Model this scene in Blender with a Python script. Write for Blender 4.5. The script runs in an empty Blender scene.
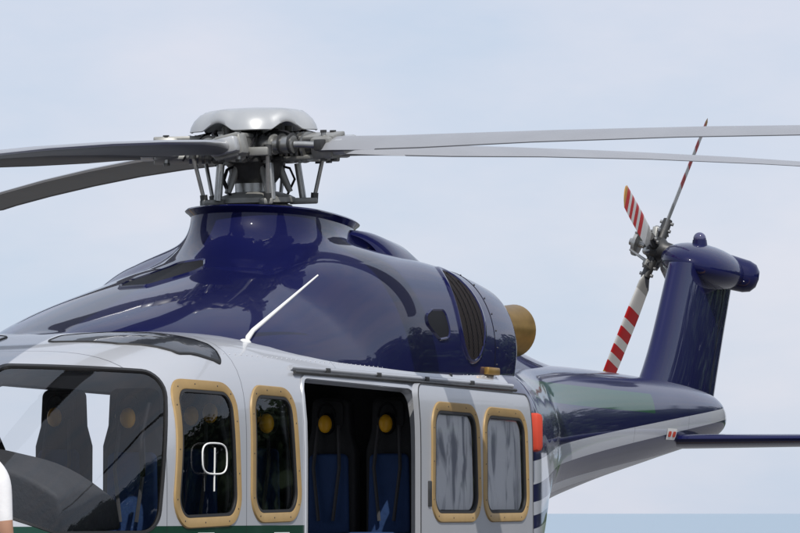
import bpy, bmesh, math, random
import numpy as np
from mathutils import Vector, Matrix
from mathutils.bvhtree import BVHTree
random.seed(3)
scene=bpy.context.scene
coll=scene.collection
# ------------------------------------------------------------ materials
def mat(name, col, rough=0.5, metal=0.0, coat=0.0, coatr=0.03, noise=0.0, nscale=8, bump=0.0, bscale=40, spec=None, cior=1.5):
    m=bpy.data.materials.new(name); m.use_nodes=True
    nt=m.node_tree; b=nt.nodes['Principled BSDF']
    b.inputs['Base Color'].default_value=(*col,1)
    b.inputs['Roughness'].default_value=rough
    b.inputs['Metallic'].default_value=metal
    b.inputs['Coat Weight'].default_value=coat
    b.inputs['Coat Roughness'].default_value=coatr
    b.inputs['Coat IOR'].default_value=cior
    if spec is not None: b.inputs['Specular IOR Level'].default_value=spec
    if noise>0 or bump>0:
        tc=nt.nodes.new('ShaderNodeTexCoord')
        if noise>0:
            n=nt.nodes.new('ShaderNodeTexNoise'); n.inputs['Scale'].default_value=nscale; n.inputs['Detail'].default_value=6
            nt.links.new(tc.outputs['Object'],n.inputs['Vector'])
            mx=nt.nodes.new('ShaderNodeMix'); mx.data_type='RGBA'
            mx.inputs['A'].default_value=(*[c*(1-noise) for c in col],1)
            mx.inputs['B'].default_value=(*[min(1,c*(1+noise)) for c in col],1)
            nt.links.new(n.outputs['Fac'],mx.inputs['Factor'])
            nt.links.new(mx.outputs['Result'],b.inputs['Base Color'])
        if bump>0:
            n2=nt.nodes.new('ShaderNodeTexNoise'); n2.inputs['Scale'].default_value=bscale; n2.inputs['Detail'].default_value=4
            nt.links.new(tc.outputs['Object'],n2.inputs['Vector'])
            bp=nt.nodes.new('ShaderNodeBump'); bp.inputs['Strength'].default_value=bump; bp.inputs['Distance'].default_value=0.01
            nt.links.new(n2.outputs['Fac'],bp.inputs['Height'])
            nt.links.new(bp.outputs['Normal'],b.inputs['Normal'])
    return m
NAVYC=(0.0055,0.007,0.050)
SILC=(0.47,0.485,0.515)
navy=mat('navy_paint',NAVYC,0.4,0.0,0.9,0.03,noise=0.1,nscale=3,spec=0.05,cior=1.38)
silver=mat('silver_paint',SILC,0.35,0.3,0.5,0.05,noise=0.05,nscale=4)
silver_w=mat('silver_cap',(0.42,0.43,0.435),0.38,0.35,0.4,0.1,noise=0.1)
dark=mat('black_trim',(0.006,0.006,0.008),0.6,spec=.2)
gasket=mat('rubber',(0.015,0.015,0.016),0.6)
liner=mat('cabin_liner',(0.26,0.265,0.275),0.8,noise=0.15)
tan=mat('tan_frame',(0.34,0.225,0.09),0.5,0.1,noise=0.15,nscale=14)
steel=mat('steel',(0.36,0.36,0.35),0.35,0.85,noise=0.35,nscale=25)
steel_d=mat('dark_metal',(0.06,0.06,0.06),0.45,0.6,noise=0.4,nscale=20)
grip_m=mat('grip_grey',(0.26,0.26,0.245),0.45,0.3,noise=0.35,nscale=15)
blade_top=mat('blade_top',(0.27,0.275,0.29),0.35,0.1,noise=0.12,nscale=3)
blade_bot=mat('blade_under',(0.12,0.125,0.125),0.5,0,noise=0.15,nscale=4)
blade_le=mat('blade_edge',(0.5,0.5,0.5),0.3,0.8)
blade_te=mat('blade_trailing',(0.03,0.03,0.033),0.6)
bronze=mat('exhaust_bronze',(0.42,0.25,0.07),0.38,0.8,noise=0.45,nscale=9)
red=mat('red_cover',(0.55,0.05,0.02),0.7,noise=0.15)
white=mat('white_paint',(0.75,0.75,0.73),0.4)
yellow=mat('yellow_plastic',(0.80,0.40,0.01),0.45)
seat_b=mat('seat_black',(0.014,0.015,0.018),0.75,bump=0.3)
seat_c=mat('seat_blue',(0.014,0.045,0.14),0.8,bump=0.3,noise=0.2)
strap=mat('strap',(0.05,0.05,0.055),0.7)
tyre=mat('tyre',(0.02,0.02,0.02),0.8)
def filmmat():
    m=mat('window_film_refl',(0.8,0.8,0.82),0.35,bump=1.0,bscale=7,spec=.6); nt=m.node_tree; b=nt.nodes['Principled BSDF']
    tc=nt.nodes.new('ShaderNodeTexCoord'); mp=nt.nodes.new('ShaderNodeMapping'); mp.inputs['Rotation'].default_value=(0,.6,0); mp.inputs['Scale'].default_value=(5,1,1.6)
    n=nt.nodes.new('ShaderNodeTexNoise'); n.inputs['Scale'].default_value=1.6; n.inputs['Detail'].default_value=3; n.inputs['Distortion'].default_value=.8
    r=nt.nodes.new('ShaderNodeValToRGB'); e=r.color_ramp.elements; e[0].position=.36; e[0].color=(.30,.31,.36,1); e[1].position=.50; e[1].color=(.88,.88,.90,1)  # dark diagonal streaks: glass reflection painted into the film colour
    nt.links.new(tc.outputs['Object'],mp.inputs[0]); nt.links.new(mp.outputs[0],n.inputs[0]); nt.links.new(n.outputs[0],r.inputs[0]); nt.links.new(r.outputs[0],b.inputs['Base Color'])
    return m
film=filmmat()
def glassmat(name,tint,refl=1.45):
    m=bpy.data.materials.new(name); m.use_nodes=True; nt=m.node_tree; nt.nodes.clear()
    o=nt.nodes.new('ShaderNodeOutputMaterial'); mx=nt.nodes.new('ShaderNodeMixShader')
    t=nt.nodes.new('ShaderNodeBsdfTransparent'); t.inputs['Color'].default_value=(*tint,1)
    g=nt.nodes.new('ShaderNodeBsdfGlossy'); g.inputs['Roughness'].default_value=0.02
    f=nt.nodes.new('ShaderNodeFresnel'); f.inputs['IOR'].default_value=refl
    nt.links.new(f.outputs[0],mx.inputs[0]); nt.links.new(t.outputs[0],mx.inputs[1]); nt.links.new(g.outputs[0],mx.inputs[2])
    nt.links.new(mx.outputs[0],o.inputs[0]); return m
glass=glassmat('window_glass',(0.90,0.93,0.94))
glass_ws=glassmat('windscreen_glass',(0.95,0.96,0.97),1.6)
glass_clear=glassmat('door_glass',(0.95,0.96,0.97))
glass_dark=mat('tinted_glass',(0.006,0.007,0.010),0.3,0,0.8,0.01)

def hull_mat():
    m=bpy.data.materials.new('fuselage_paint'); m.use_nodes=True; nt=m.node_tree; b=nt.nodes['Principled BSDF']
    tc=nt.nodes.new('ShaderNodeTexCoord'); sp=nt.nodes.new('ShaderNodeSeparateXYZ'); nt.links.new(tc.outputs['Object'],sp.inputs[0])
    X,Y,Z=sp.outputs
    def M(op,a,b_=None,c=None):
        n=nt.nodes.new('ShaderNodeMath'); n.operation=op
        for i,v in enumerate((a,b_,c)):
            if v is None: continue
            if isinstance(v,(int,float)): n.inputs[i].default_value=v
            else: nt.links.new(v,n.inputs[i])
        return n.outputs[0]
    def lin(x0,z0,x1,z1):
        k=(z1-z0)/(x1-x0)
        return M('SUBTRACT',Z,M('MULTIPLY_ADD',X,k,z0-k*x0))
    def band(l0,l1): return M('MULTIPLY',M('GREATER_THAN',lin(*l0),0),M('LESS_THAN',lin(*l1),0))
    def AND(a,b_): return M('MULTIPLY',a,b_)
    aft=M('LESS_THAN',M('MULTIPLY_ADD',Z,0.25,X),-2.05+0.25*2.65)
    def mix(f,a,bc):
        n=nt.nodes.new('ShaderNodeMix'); n.data_type='RGBA'; nt.links.new(f,n.inputs['Factor'])
        for k,v in (('A',a),('B',bc)):
            if isinstance(v,tuple): n.inputs[k].default_value=(*v,1)
            else: nt.links.new(v,n.inputs[k])
        return n.outputs['Result']
    GREEN=(0.008,0.05,0.03)
    c=mix(M('LESS_THAN',Z,1.50),SILC,NAVYC)
    c=mix(AND(M('LESS_THAN',Z,1.53),M('GREATER_THAN',Z,1.44)),c,GREEN)
    ca=NAVYC; STR=(0.46,0.48,0.52)
    ca=mix(band((-3.3,1.88,-9.6,2.42),(-3.3,2.03,-9.6,2.515)),ca,STR)
    ca=mix(band((-3.5,1.685,-8.6,2.105),(-3.5,1.765,-8.6,2.145)),ca,STR)
    ca=mix(band((-3.5,1.45,-8.6,2.0),(-3.5,1.60,-8.6,2.045)),ca,STR)
    green_refl=AND(band((-3.3,2.40,-7.0,2.39),(-3.3,2.555,-7.0,2.545)),AND(M('LESS_THAN',X,-3.0),M('GREATER_THAN',X,-7.0)))
    ca=mix(green_refl,ca,(0.006,0.055,0.024))  # green reflection along the boom, painted in as a colour band
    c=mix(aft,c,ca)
    for xs in (3.44,2.48,1.0,-2.0,-3.9,-6.4,-8.0):
        ln=M('LESS_THAN',M('ABSOLUTE',M('SUBTRACT',X,xs)),0.004)
        c=mix(M('MULTIPLY',ln,0.6),c,(0.02,0.02,0.025))
    n=nt.nodes.new('ShaderNodeTexNoise'); n.inputs['Scale'].default_value=2.5; n.inputs['Detail'].default_value=3
    nt.links.new(tc.outputs['Object'],n.inputs['Vector'])
    nt.links.new(c,b.inputs['Base Color'])
    nt.links.new(M('MULTIPLY',M('SUBTRACT',1.0,aft),0.3),b.inputs['Metallic'])
    b.inputs['Specular IOR Level'].default_value=.1
    b.inputs['Roughness'].default_value=0.35
    b.inputs['Coat Weight'].default_value=0.85; b.inputs['Coat Roughness'].default_value=0.05; b.inputs['Coat IOR'].default_value=1.38
    bp=nt.nodes.new('ShaderNodeBump'); bp.inputs['Strength'].default_value=0.12; bp.inputs['Distance'].default_value=0.01
    nt.links.new(n.outputs['Fac'],bp.inputs['Height']); nt.links.new(bp.outputs['Normal'],b.inputs['Normal'])
    return m
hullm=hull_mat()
# ------------------------------------------------------------ helpers
heli=bpy.data.objects.new('helicopter',None); coll.objects.link(heli)
def mk(name,verts,faces,mats,smooth=True,parent=heli,fm=None,angle=None):
    me=bpy.data.meshes.new(name); me.from_pydata([tuple(v) for v in verts],[],faces); me.update()
    if not isinstance(mats,(list,tuple)): mats=[mats]
    for m in mats: me.materials.append(m)
    if fm is not None:
        for p,i in zip(me.polygons,fm): p.material_index=i
    bm=bmesh.new(); bm.from_mesh(me); bmesh.ops.recalc_face_normals(bm,faces=bm.faces); bm.to_mesh(me); bm.free()
    o=bpy.data.objects.new(name,me); coll.objects.link(o)
    if parent: o.parent=parent
    if smooth:
        me.shade_smooth()
        if angle: me.set_sharp_from_angle(angle=math.radians(angle))
    return o
def apply(o):
    d=bpy.context.evaluated_depsgraph_get(); me=bpy.data.meshes.new_from_object(o.evaluated_get(d))
    o.modifiers.clear(); o.data=me
def boolean(o,c,op='DIFFERENCE',keep=False):
    m=o.modifiers.new('b','BOOLEAN'); m.operation=op; m.object=c; m.solver='EXACT'
    apply(o)
    if not keep: bpy.data.objects.remove(c)
def bevel(o,w,seg=2):
    m=o.modifiers.new('bev','BEVEL'); m.width=w; m.segments=seg; m.limit_method='ANGLE'; m.angle_limit=math.radians(35)
    apply(o); o.data.shade_smooth(); o.data.set_sharp_from_angle(angle=math.radians(40)); return o
def frame(d):
    d=Vector(d).normalized(); a=Vector((0,0,1)) if abs(d.z)<0.9 else Vector((1,0,0))
    u=d.cross(a).normalized(); return d,u,d.cross(u).normalized()
def cyl(name,p0,p1,r0,r1=None,m=steel,seg=20,parent=heli,smooth=True):
    r1=r0 if r1 is None else r1; p0=Vector(p0); p1=Vector(p1); d,u,w=frame(p1-p0); v=[];f=[]
    for p,r in((p0,r0),(p1,r1)):
        for i in range(seg):
            a=2*math.pi*i/seg; v.append(p+u*r*math.cos(a)+w*r*math.sin(a))
    for i in range(seg): j=(i+1)%seg; f.append((i,j,seg+j,seg+i))
    f.append(tuple(range(seg))); f.append(tuple(range(seg,2*seg)))
    return mk(name,v,f,m,smooth,parent,angle=40)
def revolve(name,prof,origin,axis,m,seg=32,parent=heli,angle=35,closed=False):
    o=Vector(origin); d,u,w=frame(axis); v=[];f=[]
    for (r,h) in prof:
        for i in range(seg):
            a=2*math.pi*i/seg; v.append(o+d*h+u*r*math.cos(a)+w*r*math.sin(a))
    n=len(prof)
    for k in range(n-1):
        for i in range(seg): j=(i+1)%seg; f.append((k*seg+i,k*seg+j,(k+1)*seg+j,(k+1)*seg+i))
    return mk(name,v,f,m,True,parent,angle=angle)
def box(name,c,s,m,rot=None,bev=0.01,parent=heli):
    v=[]
    R=rot if rot else Matrix.Identity(3)
    for x in(-.5,.5):
        for y in(-.5,.5):
            for z in(-.5,.5): v.append(Vector(c)+R@Vector((x*s[0],y*s[1],z*s[2])))
    f=[(0,1,3,2),(4,6,7,5),(0,4,5,1),(2,3,7,6),(0,2,6,4),(1,5,7,3)]
    o=mk(name,v,f,m,False,parent)
    if bev: bevel(o,bev)
    return o
def tube(name,pts,r,m,seg=10,parent=heli,closed=False):
    pts=[Vector(p) for p in pts]; n=len(pts); v=[];f=[]; rr=r if isinstance(r,(list,tuple)) else [r]*n
    u=None
    for k in range(n):
        if closed: t=(pts[(k+1)%n]-pts[k-1])
        else: t=pts[min(k+1,n-1)]-pts[max(k-1,0)]
        t.normalize()
        if u is None: _,u,_w=frame(t)
        u=(u-t*u.dot(t)).normalized(); w=t.cross(u)
        for i in range(seg):
            a=2*math.pi*i/seg; v.append(pts[k]+u*rr[k]*math.cos(a)+w*rr[k]*math.sin(a))
    for k in range(n if closed else n-1):
        k2=(k+1)%n
        for i in range(seg): j=(i+1)%seg; f.append((k*seg+i,k*seg+j,k2*seg+j,k2*seg+i))
    if not closed: f.append(tuple(range(seg))); f.append(tuple(range((n-1)*seg,n*seg)))
    return mk(name,v,f,m,True,parent,angle=50)
def ellipsoid(name,c,s,m,rot=None,parent=heli,nu=32,nv=18):
    v=[];f=[];R=rot if rot else Matrix.Identity(3)
    for j in range(nv+1):
        t=math.pi*j/nv
        for i in range(nu):
            a=2*math.pi*i/nu; v.append(Vector(c)+R@Vector((s[0]*math.sin(t)*math.cos(a),s[1]*math.sin(t)*math.sin(a),s[2]*math.cos(t))))
    for j in range(nv):
        for i in range(nu): k=(i+1)%nu; f.append((j*nu+i,j*nu+k,(j+1)*nu+k,(j+1)*nu+i))
    o=mk(name,v,f,m,True,parent)
    bm=bmesh.new(); bm.from_mesh(o.data); bmesh.ops.remove_doubles(bm,verts=bm.verts,dist=1e-5); bmesh.ops.recalc_face_normals(bm,faces=bm.faces); bm.to_mesh(o.data); bm.free(); o.data.shade_smooth()
    return o
def join(name,objs,parent=heli):
    bm=bmesh.new(); mats=[]
    for o in objs:
        me=o.data; idx=[]
        for mt in me.materials:
            if mt not in mats: mats.append(mt)
            idx.append(mats.index(mt))
        tmp=me.copy(); tmp.transform(o.matrix_local)
        for p in tmp.polygons: p.material_index=idx[p.material_index] if idx else 0
        bm.from_mesh(tmp); bpy.data.meshes.remove(tmp)
    me=bpy.data.meshes.new(name); bm.to_mesh(me); bm.free()
    for mt in mats: me.materials.append(mt)
    for o in objs: bpy.data.objects.remove(o)
    o=bpy.data.objects.new(name,me); coll.objects.link(o); o.parent=parent
    return o
def pchip(xs,ys):
    xs=np.array(xs,float); ys=np.array(ys,float)
    if xs[0]>xs[-1]: xs=xs[::-1]; ys=ys[::-1]
    h=np.diff(xs); d=np.diff(ys)/h; m=np.zeros(len(xs)); m[0]=d[0]; m[-1]=d[-1]
    for i in range(1,len(xs)-1):
        if d[i-1]*d[i]>0:
            w1=2*h[i]+h[i-1]; w2=h[i]+2*h[i-1]; m[i]=(w1+w2)/(w1/d[i-1]+w2/d[i])
    def fn(x):
        x=min(max(x,xs[0]),xs[-1]); i=int(min(max(np.searchsorted(xs,x)-1,0),len(xs)-2))
        t=(x-xs[i])/h[i]
        return float((2*t**3-3*t*t+1)*ys[i]+(t**3-2*t*t+t)*h[i]*m[i]+(-2*t**3+3*t*t)*ys[i+1]+(t**3-t*t)*h[i]*m[i+1])
    return fn
# ------------------------------------------------------------ fuselage shape
T=[(5.7,.02,1.14,1.18,2),(5.65,.2,1.0,1.32,2),(5.5,.38,.92,1.46,2.1),(5.2,.58,.80,1.6,2.2),(4.8,.75,.76,1.77,2.4),
(4.4,.88,.75,2.02,2.6),(4.0,.96,.75,2.25,2.8),(3.6,1.01,.75,2.44,3.2),(3.2,1.045,.75,2.55,4),(2.8,1.06,.75,2.62,4.6),(2.0,1.07,.75,2.65,5),
(-1.5,1.07,.75,2.65,5),(-2.3,1.05,.8,2.65,4.5),(-2.8,.95,1.0,2.65,3.5),(-3.4,.78,1.3,2.67,2.8),(-4.2,.58,1.55,2.70,2.4),(-5.8,.42,1.8,2.72,2.3),
(-7.6,.33,2.02,2.70,2.3),(-9.0,.26,2.19,2.64,2.3),(-9.42,.19,2.25,2.56,2.2),(-9.58,.06,2.33,2.46,2)]
TX=[t[0] for t in T]; fW,fB,fT,fN=[pchip(TX,[t[k] for t in T]) for k in(1,2,3,4)]
def hull_pts(x,na,off=0.0):
    W=fW(x)+off; zb=fB(x)-off; zt=fT(x)+off; n=fN(x); zc=(zb+zt)/2; H=(zt-zb)/2; out=[]
    for i in range(na):
        a=2*math.pi*i/na; c,s=math.cos(a),math.sin(a); r=(abs(c)**n+abs(s)**n)**(-1/n)
        out.append(Vector((x,W*c*r,zc+H*s*r)))
    return out
def hull_mesh(name,x0,x1,nx,na,off,m):
    v=[];f=[]
    for k in range(nx+1):
        v+=hull_pts(x0+(x1-x0)*k/nx,na,off)
    for k in range(nx):
        for i in range(na): j=(i+1)%na; f.append((k*na+i,k*na+j,(k+1)*na+j,(k+1)*na+i))
    f.append(tuple(range(na))); f.append(tuple(range(nx*na,(nx+1)*na)))
    return mk(name,v,f,m)
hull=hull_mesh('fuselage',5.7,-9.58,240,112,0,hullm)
def bvh_of(*os):
    vs=[];fs=[]
    for o in os:
        b=len(vs); vs+=[v.co.copy() for v in o.data.vertices]; fs+=[tuple(b+i for i in p.vertices) for p in o.data.polygons]
    return BVHTree.FromPolygons(vs,fs)
bvh_hull=bvh_of(hull)
inner=hull_mesh('inner',5.0,-2.35,110,96,-0.05,liner); boolean(hull,inner)
def inset(poly,d):
    n=len(poly); A=sum(poly[i][0]*poly[(i+1)%n][1]-poly[(i+1)%n][0]*poly[i][1] for i in range(n))
    sg=1 if A>0 else -1; L=[]
    for i in range(n):
        (x0,y0),(x1,y1)=poly[i],poly[(i+1)%n]; l=math.hypot(x1-x0,y1-y0); nx,ny=-(y1-y0)/l*sg,(x1-x0)/l*sg
        L.append((x0+nx*d,y0+ny*d,(x1-x0)/l,(y1-y0)/l))
    out=[]
    for i in range(n):
        a=L[i-1]; b=L[i]; det=a[2]*b[3]-a[3]*b[2]; t=((b[0]-a[0])*b[3]-(b[1]-a[1])*b[2])/det
        out.append((a[0]+a[2]*t,a[1]+a[3]*t))
    return out
def rounded(poly,r,ins=0,seg=8,K=7):
    P=inset(poly,ins) if ins else poly; n=len(P); arcs=[]
    r=max(0.015,r-ins)
    for i in range(n):
        p0=Vector(P[i-1]); p=Vector(P[i]); p1=Vector(P[(i+1)%n]); a=(p0-p).normalized(); b=(p1-p).normalized()
        half=math.acos(max(-1,min(1,a.dot(b))))/2; t=min(r/math.tan(half),(p0-p).length*.48,(p1-p).length*.48); rr=t*math.tan(half)
        c=p+(a+b).normalized()*(rr/math.sin(half)); s=p+a*t-c; e=p+b*t-c
        a0=math.atan2(s.y,s.x); a1=math.atan2(e.y,e.x); da=(a1-a0+math.pi)%(2*math.pi)-math.pi
        arcs.append([(c.x+rr*math.cos(a0+da*k/seg),c.y+rr*math.sin(a0+da*k/seg)) for k in range(seg+1)])
    out=[]
    for i in range(n):
        out+=arcs[i]; p=arcs[i][-1]; q=arcs[(i+1)%n][0]
        for k in range(1,K+1): t=k/(K+1); out.append((p[0]+(q[0]-p[0])*t,p[1]+(q[1]-p[1])*t))
    return out
def prism(name,pts2,place,d,l0,l1,m=gasket):
    n=len(pts2); d=Vector(d); v=[place(*p)+d*l0 for p in pts2]+[place(*p)+d*l1 for p in pts2]
    f=[tuple(range(n)),tuple(range(n,2*n))]+[(i,(i+1)%n,n+(i+1)%n,n+i) for i in range(n)]
    return mk(name,v,f,m,False,None)
def cast(bvh,p,d,off):
    d=Vector(d).normalized(); h=bvh.ray_cast(p+d*6,-d)
    if h[0] is None: h=bvh.find_nearest(p)
    nn=h[1]
    if nn.dot(d)<0: nn=-nn
    return h[0]+nn*off
def patch(name,out2,place,d,bvh,off,m,rings=8,parent=heli):
    cx=sum(p[0] for p in out2)/len(out2); cy=sum(p[1] for p in out2)/len(out2); n=len(out2); v=[];f=[]
    for k in range(rings):
        s=1-k/rings
        for p in out2: v.append(cast(bvh,place(cx+(p[0]-cx)*s,cy+(p[1]-cy)*s),d,off))
    v.append(cast(bvh,place(cx,cy),d,off))
    for k in range(rings-1):
        for i in range(n): j=(i+1)%n; f.append((k*n+i,k*n+j,(k+1)*n+j,(k+1)*n+i))
    for i in range(n): f.append(((rings-1)*n+i,(rings-1)*n+(i+1)%n,rings*n))
    return mk(name,v,f,m,True,parent)
def ringframe(name,loops,place,d,bvh,m,parent=heli,angle=50):
    n=len(loops[0][0]); v=[];f=[]
    for pts,off in loops:
        for p in pts: v.append(cast(bvh,place(*p),d,off))
    for k in range(len(loops)-1):
        for i in range(n): j=(i+1)%n; f.append((k*n+i,k*n+j,(k+1)*n+j,(k+1)*n+i))
    return mk(name,v,f,m,True,parent,angle=angle)
side=lambda x,z: Vector((x,0,z))
W1=[(3.28,2.34),(2.60,2.33),(2.545,1.53),(3.40,1.51)]
W2=[(2.42,2.33),(1.80,2.325),(1.70,1.55),(2.43,1.54)]
W3=[(-.06,2.30),(-.88,2.295),(-.93,1.54),(-.04,1.54)]
W4=[(-.96,2.29),(-1.78,2.28),(-1.83,1.545),(-.96,1.54)]
RW=0.17; FW=0.06
def make_window(tag,poly,bv,sgn,fr=tan,extra=0,gl=glass):
    d=(0,sgn,0)
    loops=[(rounded(poly,RW,0),0.001+extra),(rounded(poly,RW,0.006),0.010+extra),(rounded(poly,RW,FW-0.006),0.010+extra),(rounded(poly,RW,FW),0.004+extra),(rounded(poly,RW,FW+0.002),-0.03+extra)]
    ringframe('window_frame_'+tag,loops,side,d,bv,fr)
    ringframe('window_seal_'+tag,[(rounded(poly,RW,FW-0.001),0.007+extra),(rounded(poly,RW,FW+0.014),0.006+extra),(rounded(poly,RW,FW+0.016),-0.02+extra)],side,d,bv,gasket)
    patch('window_glass_'+tag,rounded(poly,RW,FW+0.005),side,d,bv,-0.004+extra,gl,6)
    if sgn>0:
        rr=[]; ol=rounded(poly,RW,FW/2)
        for q in range(0,len(ol),5):
            rr.append(ellipsoid('s',cast(bv,side(*ol[q]),d,.010+extra),(.005,.003,.005),steel_d,nu=8,nv=6))
        join('frame_screws_'+tag,rr)
for sg in(1,-1):
    for poly in((W1,W2) if sg>0 else (W1,W2,W4)):
        c=prism('c',rounded(poly,RW,FW-0.012),side,(0,sg,0),0.6,1.5); boolean(hull,c)
DO=[(1.64,2.385),(-.13,2.37),(-.13,.95),(1.64,.95)]
for sg in(1,-1):
    c=prism('c',rounded(DO,0.10),side,(0,sg,0),0.6,1.5); boolean(hull,c)
b40=math.radians(40)
WS=[(-1.385,2.37),(-2.27,2.405),(-2.93,1.72),(-2.2,1.50),(-1.49,1.50)]
for sg in(1,-1):
    dd=Vector((math.cos(b40),sg*math.sin(b40),0))
    pl=lambda q,z,sg=sg: Vector((-math.sin(b40)*q,sg*math.cos(b40)*q,z))
    c=prism('c',rounded(WS,0.13),pl,dd,2.6,5.2); boolean(hull,c)
    patch('windscreen_pane_%d'%(1 if sg>0 else 2),rounded(WS,0.13,-0.004),pl,dd,bvh_hull,-0.006,glass_ws,14)
    ringframe('windscreen_seal_%d'%(1 if sg>0 else 2),[(rounded(WS,0.13,-0.010),0.001),(rounded(WS,0.13,-0.008),0.004),(rounded(WS,0.13,0.005),0.004),(rounded(WS,0.13,0.006),-0.015)],pl,dd,bvh_hull,gasket)
me=hull.data
me.materials.clear(); me.materials.append(hullm); me.materials.append(liner)
for p in me.polygons:
    h=bvh_hull.find_nearest(p.center); p.material_index=1 if h[3]>0.02 else 0
me.shade_smooth(); me.set_sharp_from_angle(angle=math.radians(35)); hull.parent=heli
for tag,p in(('cockpit',W1),('forward',W2)): make_window(tag,p,bvh_hull,1)
for tag,p in(('stb_a',W1),('stb_b',W2),('stb_d',W4)): make_window(tag,p,bvh_hull,-1)
EB=[(3.22,.17),(3.02,.17),(2.74,.66),(2.56,.88),(2.62,.975),(2.98,.87),(3.17,.6)]
for sg in(1,-1):
    pl=lambda x,y,sg=sg: Vector((x,sg*y,0))
    patch('roof_window_%d'%(1 if sg>0 else 2),rounded(EB,0.06),pl,(0,0,1),bvh_hull,0.006,glass_dark,16)
    ringframe('roof_window_seal_%d'%(1 if sg>0 else 2),[(rounded(EB,0.06,-0.012),-0.002),(rounded(EB,0.06,-0.006),0.008),(rounded(EB,0.06,0.004),0.008)],pl,(0,0,1),bvh_hull,gasket)
for sg in(1,-1):
    ringframe('door_frame_%d'%(1 if sg>0 else 2),[(rounded(DO,0.10,-0.03),0.001),(rounded(DO,0.10,-0.025),0.010),(rounded(DO,0.10,-0.002),0.010),(rounded(DO,0.10,0.0),-0.05)],side,(0,sg,0),bvh_hull,silver)
def hy(x,z,off=0):
    return cast(bvh_hull,Vector((x,0,z)),(0,1,0),off)
tube('door_rail',[hy(1.72-3.75*k/30,2.415,0.018) for k in range(31)],0.011,steel_d,8)
tube('door_rail_cover',[hy(1.72-3.75*k/30,2.445,0.008) for k in range(31)],0.016,silver,8)
door=hull_mesh('sliding_door',2.0,-2.6,90,112,0.115,silver)
bvh_door=bvh_of(door)
DP=[(.13,2.405),(-1.90,2.39),(-1.92,1.0),(.13,1.0)]
c=prism('c',rounded(DP,0.09),side,(0,1,0),0.6,1.6,silver); boolean(door,c,'INTERSECT')
c=hull_mesh('c',2.1,-2.7,90,112,0.08,silver); boolean(door,c)
for p in(W3,W4):
    c=prism('c',rounded(p,RW,FW-0.012),side,(0,1,0),0.6,1.6); boolean(door,c)
door.data.shade_smooth(); door.data.set_sharp_from_angle(angle=math.radians(35)); door.parent=heli
door.data.materials.clear(); door.data.materials.append(silver)
for p in door.data.polygons: p.material_index=0
for tag,p in(('door_a',W3),('door_b',W4)):
    make_window(tag,p,bvh_door,1,gl=glass_clear)
    patch('window_film_refl_'+tag,rounded(p,RW,FW+0.02),side,(0,1,0),bvh_door,-0.022,film,6)
ringframe('door_edge_seal',[(rounded(DP,0.09,0.0),0.001),(rounded(DP,0.09,0.0),0.004),(rounded(DP,0.09,0.008),0.004)],side,(0,1,0),bvh_door,steel_d)
box('door_handle_recess',cast(bvh_door,side(-.02,1.72),(0,1,0),.004),(.05,.012,.16),steel_d,bev=.005)
# ------------------------------------------------------------ engine / gearbox cowling
CX=[3.0,2.94,2.8,2.6,2.3,1.8,1.3,.8,.2,-.8,-1.67,-2.1,-2.38]
cw=pchip(CX,[.02,.24,.44,.60,.76,.89,.94,.955,.96,.95,.92,.88,.84])
ch=pchip(CX,[2.57,2.60,2.635,2.69,2.77,2.90,3.02,3.14,3.2,3.2,3.15,3.08,3.02])
CZ=2.42
def smax(a,b,k=0.06):
    h=max(k-abs(a-b),0)/k; return max(a,b)+h*h*k/4
def ell_exit(cy,cz,a,b,dy,dz):
    py,pz=-cy,CZ-cz; A=(dy/a)**2+(dz/b)**2; B=2*(py*dy/a/a+pz*dz/b/b); C=(py/a)**2+(pz/b)**2-1
    D=B*B-4*A*C
    if D<0: return 0
    return max(0,(-B+math.sqrt(D))/2/A)
def cowl_r(x,th):
    dy,dz=math.cos(th),math.sin(th); W=cw(x); H=max(ch(x)-CZ,0.02); p=2.25
    r=((abs(dy)/W)**p+(abs(dz)/H)**p)**(-1/p) if dz>=0 else W/max(abs(dy),1e-3)
    X0=1.05
    if x<X0:
        s=math.sqrt(max(0,1-(max(0,x+.5)/(X0+.5))**2)); e=1-0.16*max(0,(-x-1.0)/1.3)**2
        a=.43*s**.8*e; b=.565*s**.8*e
        if a>0.05:
            for sg in(1,-1):
                if dy*sg>-0.2: r=smax(r,ell_exit(sg*.54,2.70,a,b,dy,dz),.08)
    return r
nth=140
def cowl_ring(x,sc=1):
    out=[]
    for i in range(nth+1):
        th=math.pi*i/nth; r=cowl_r(x,th)*sc
        y=r*math.cos(th); z=CZ+r*math.sin(th)
        h=bvh_hull.ray_cast(Vector((x,y,5)),Vector((0,0,-1)))
        if h[0] is not None: z=max(z,h[0].z-.02)
        out.append(Vector((x,y,z)))
    return out
XE=-2.38
xs=[3.0-0.5*(k/24)**1.5 for k in range(24)]+[2.5-(2.5-XE)*k/160 for k in range(161)]
v=[];f=[]
for x in xs: v+=cowl_ring(x)
xe=[(XE-.03,.985),(XE-.045,.95),(XE-.03,.91)]
for x,s in xe:
    v+=[Vector((x,p.y*s,CZ+(p.z-CZ)*s)) for p in cowl_ring(XE)]
nr=len(xs)+len(xe); n1=nth+1
for k in range(nr-1):
    for i in range(nth): f.append((k*n1+i,k*n1+i+1,(k+1)*n1+i+1,(k+1)*n1+i))
f.append(tuple(range((nr-1)*n1,nr*n1)))
cowl=mk('engine_cowling',v,f,[navy,dark],True,heli,fm=[0]*(len(f)-1)+[1],angle=60)
bvh_c0=bvh_of(cowl)
def zc_at(x,y):
    h=bvh_c0.ray_cast(Vector((x,y,6)),Vector((0,0,-1))); return h[0].z if h[0] else 2.6
FR=.50; TA=1.24; SY=.41
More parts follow.
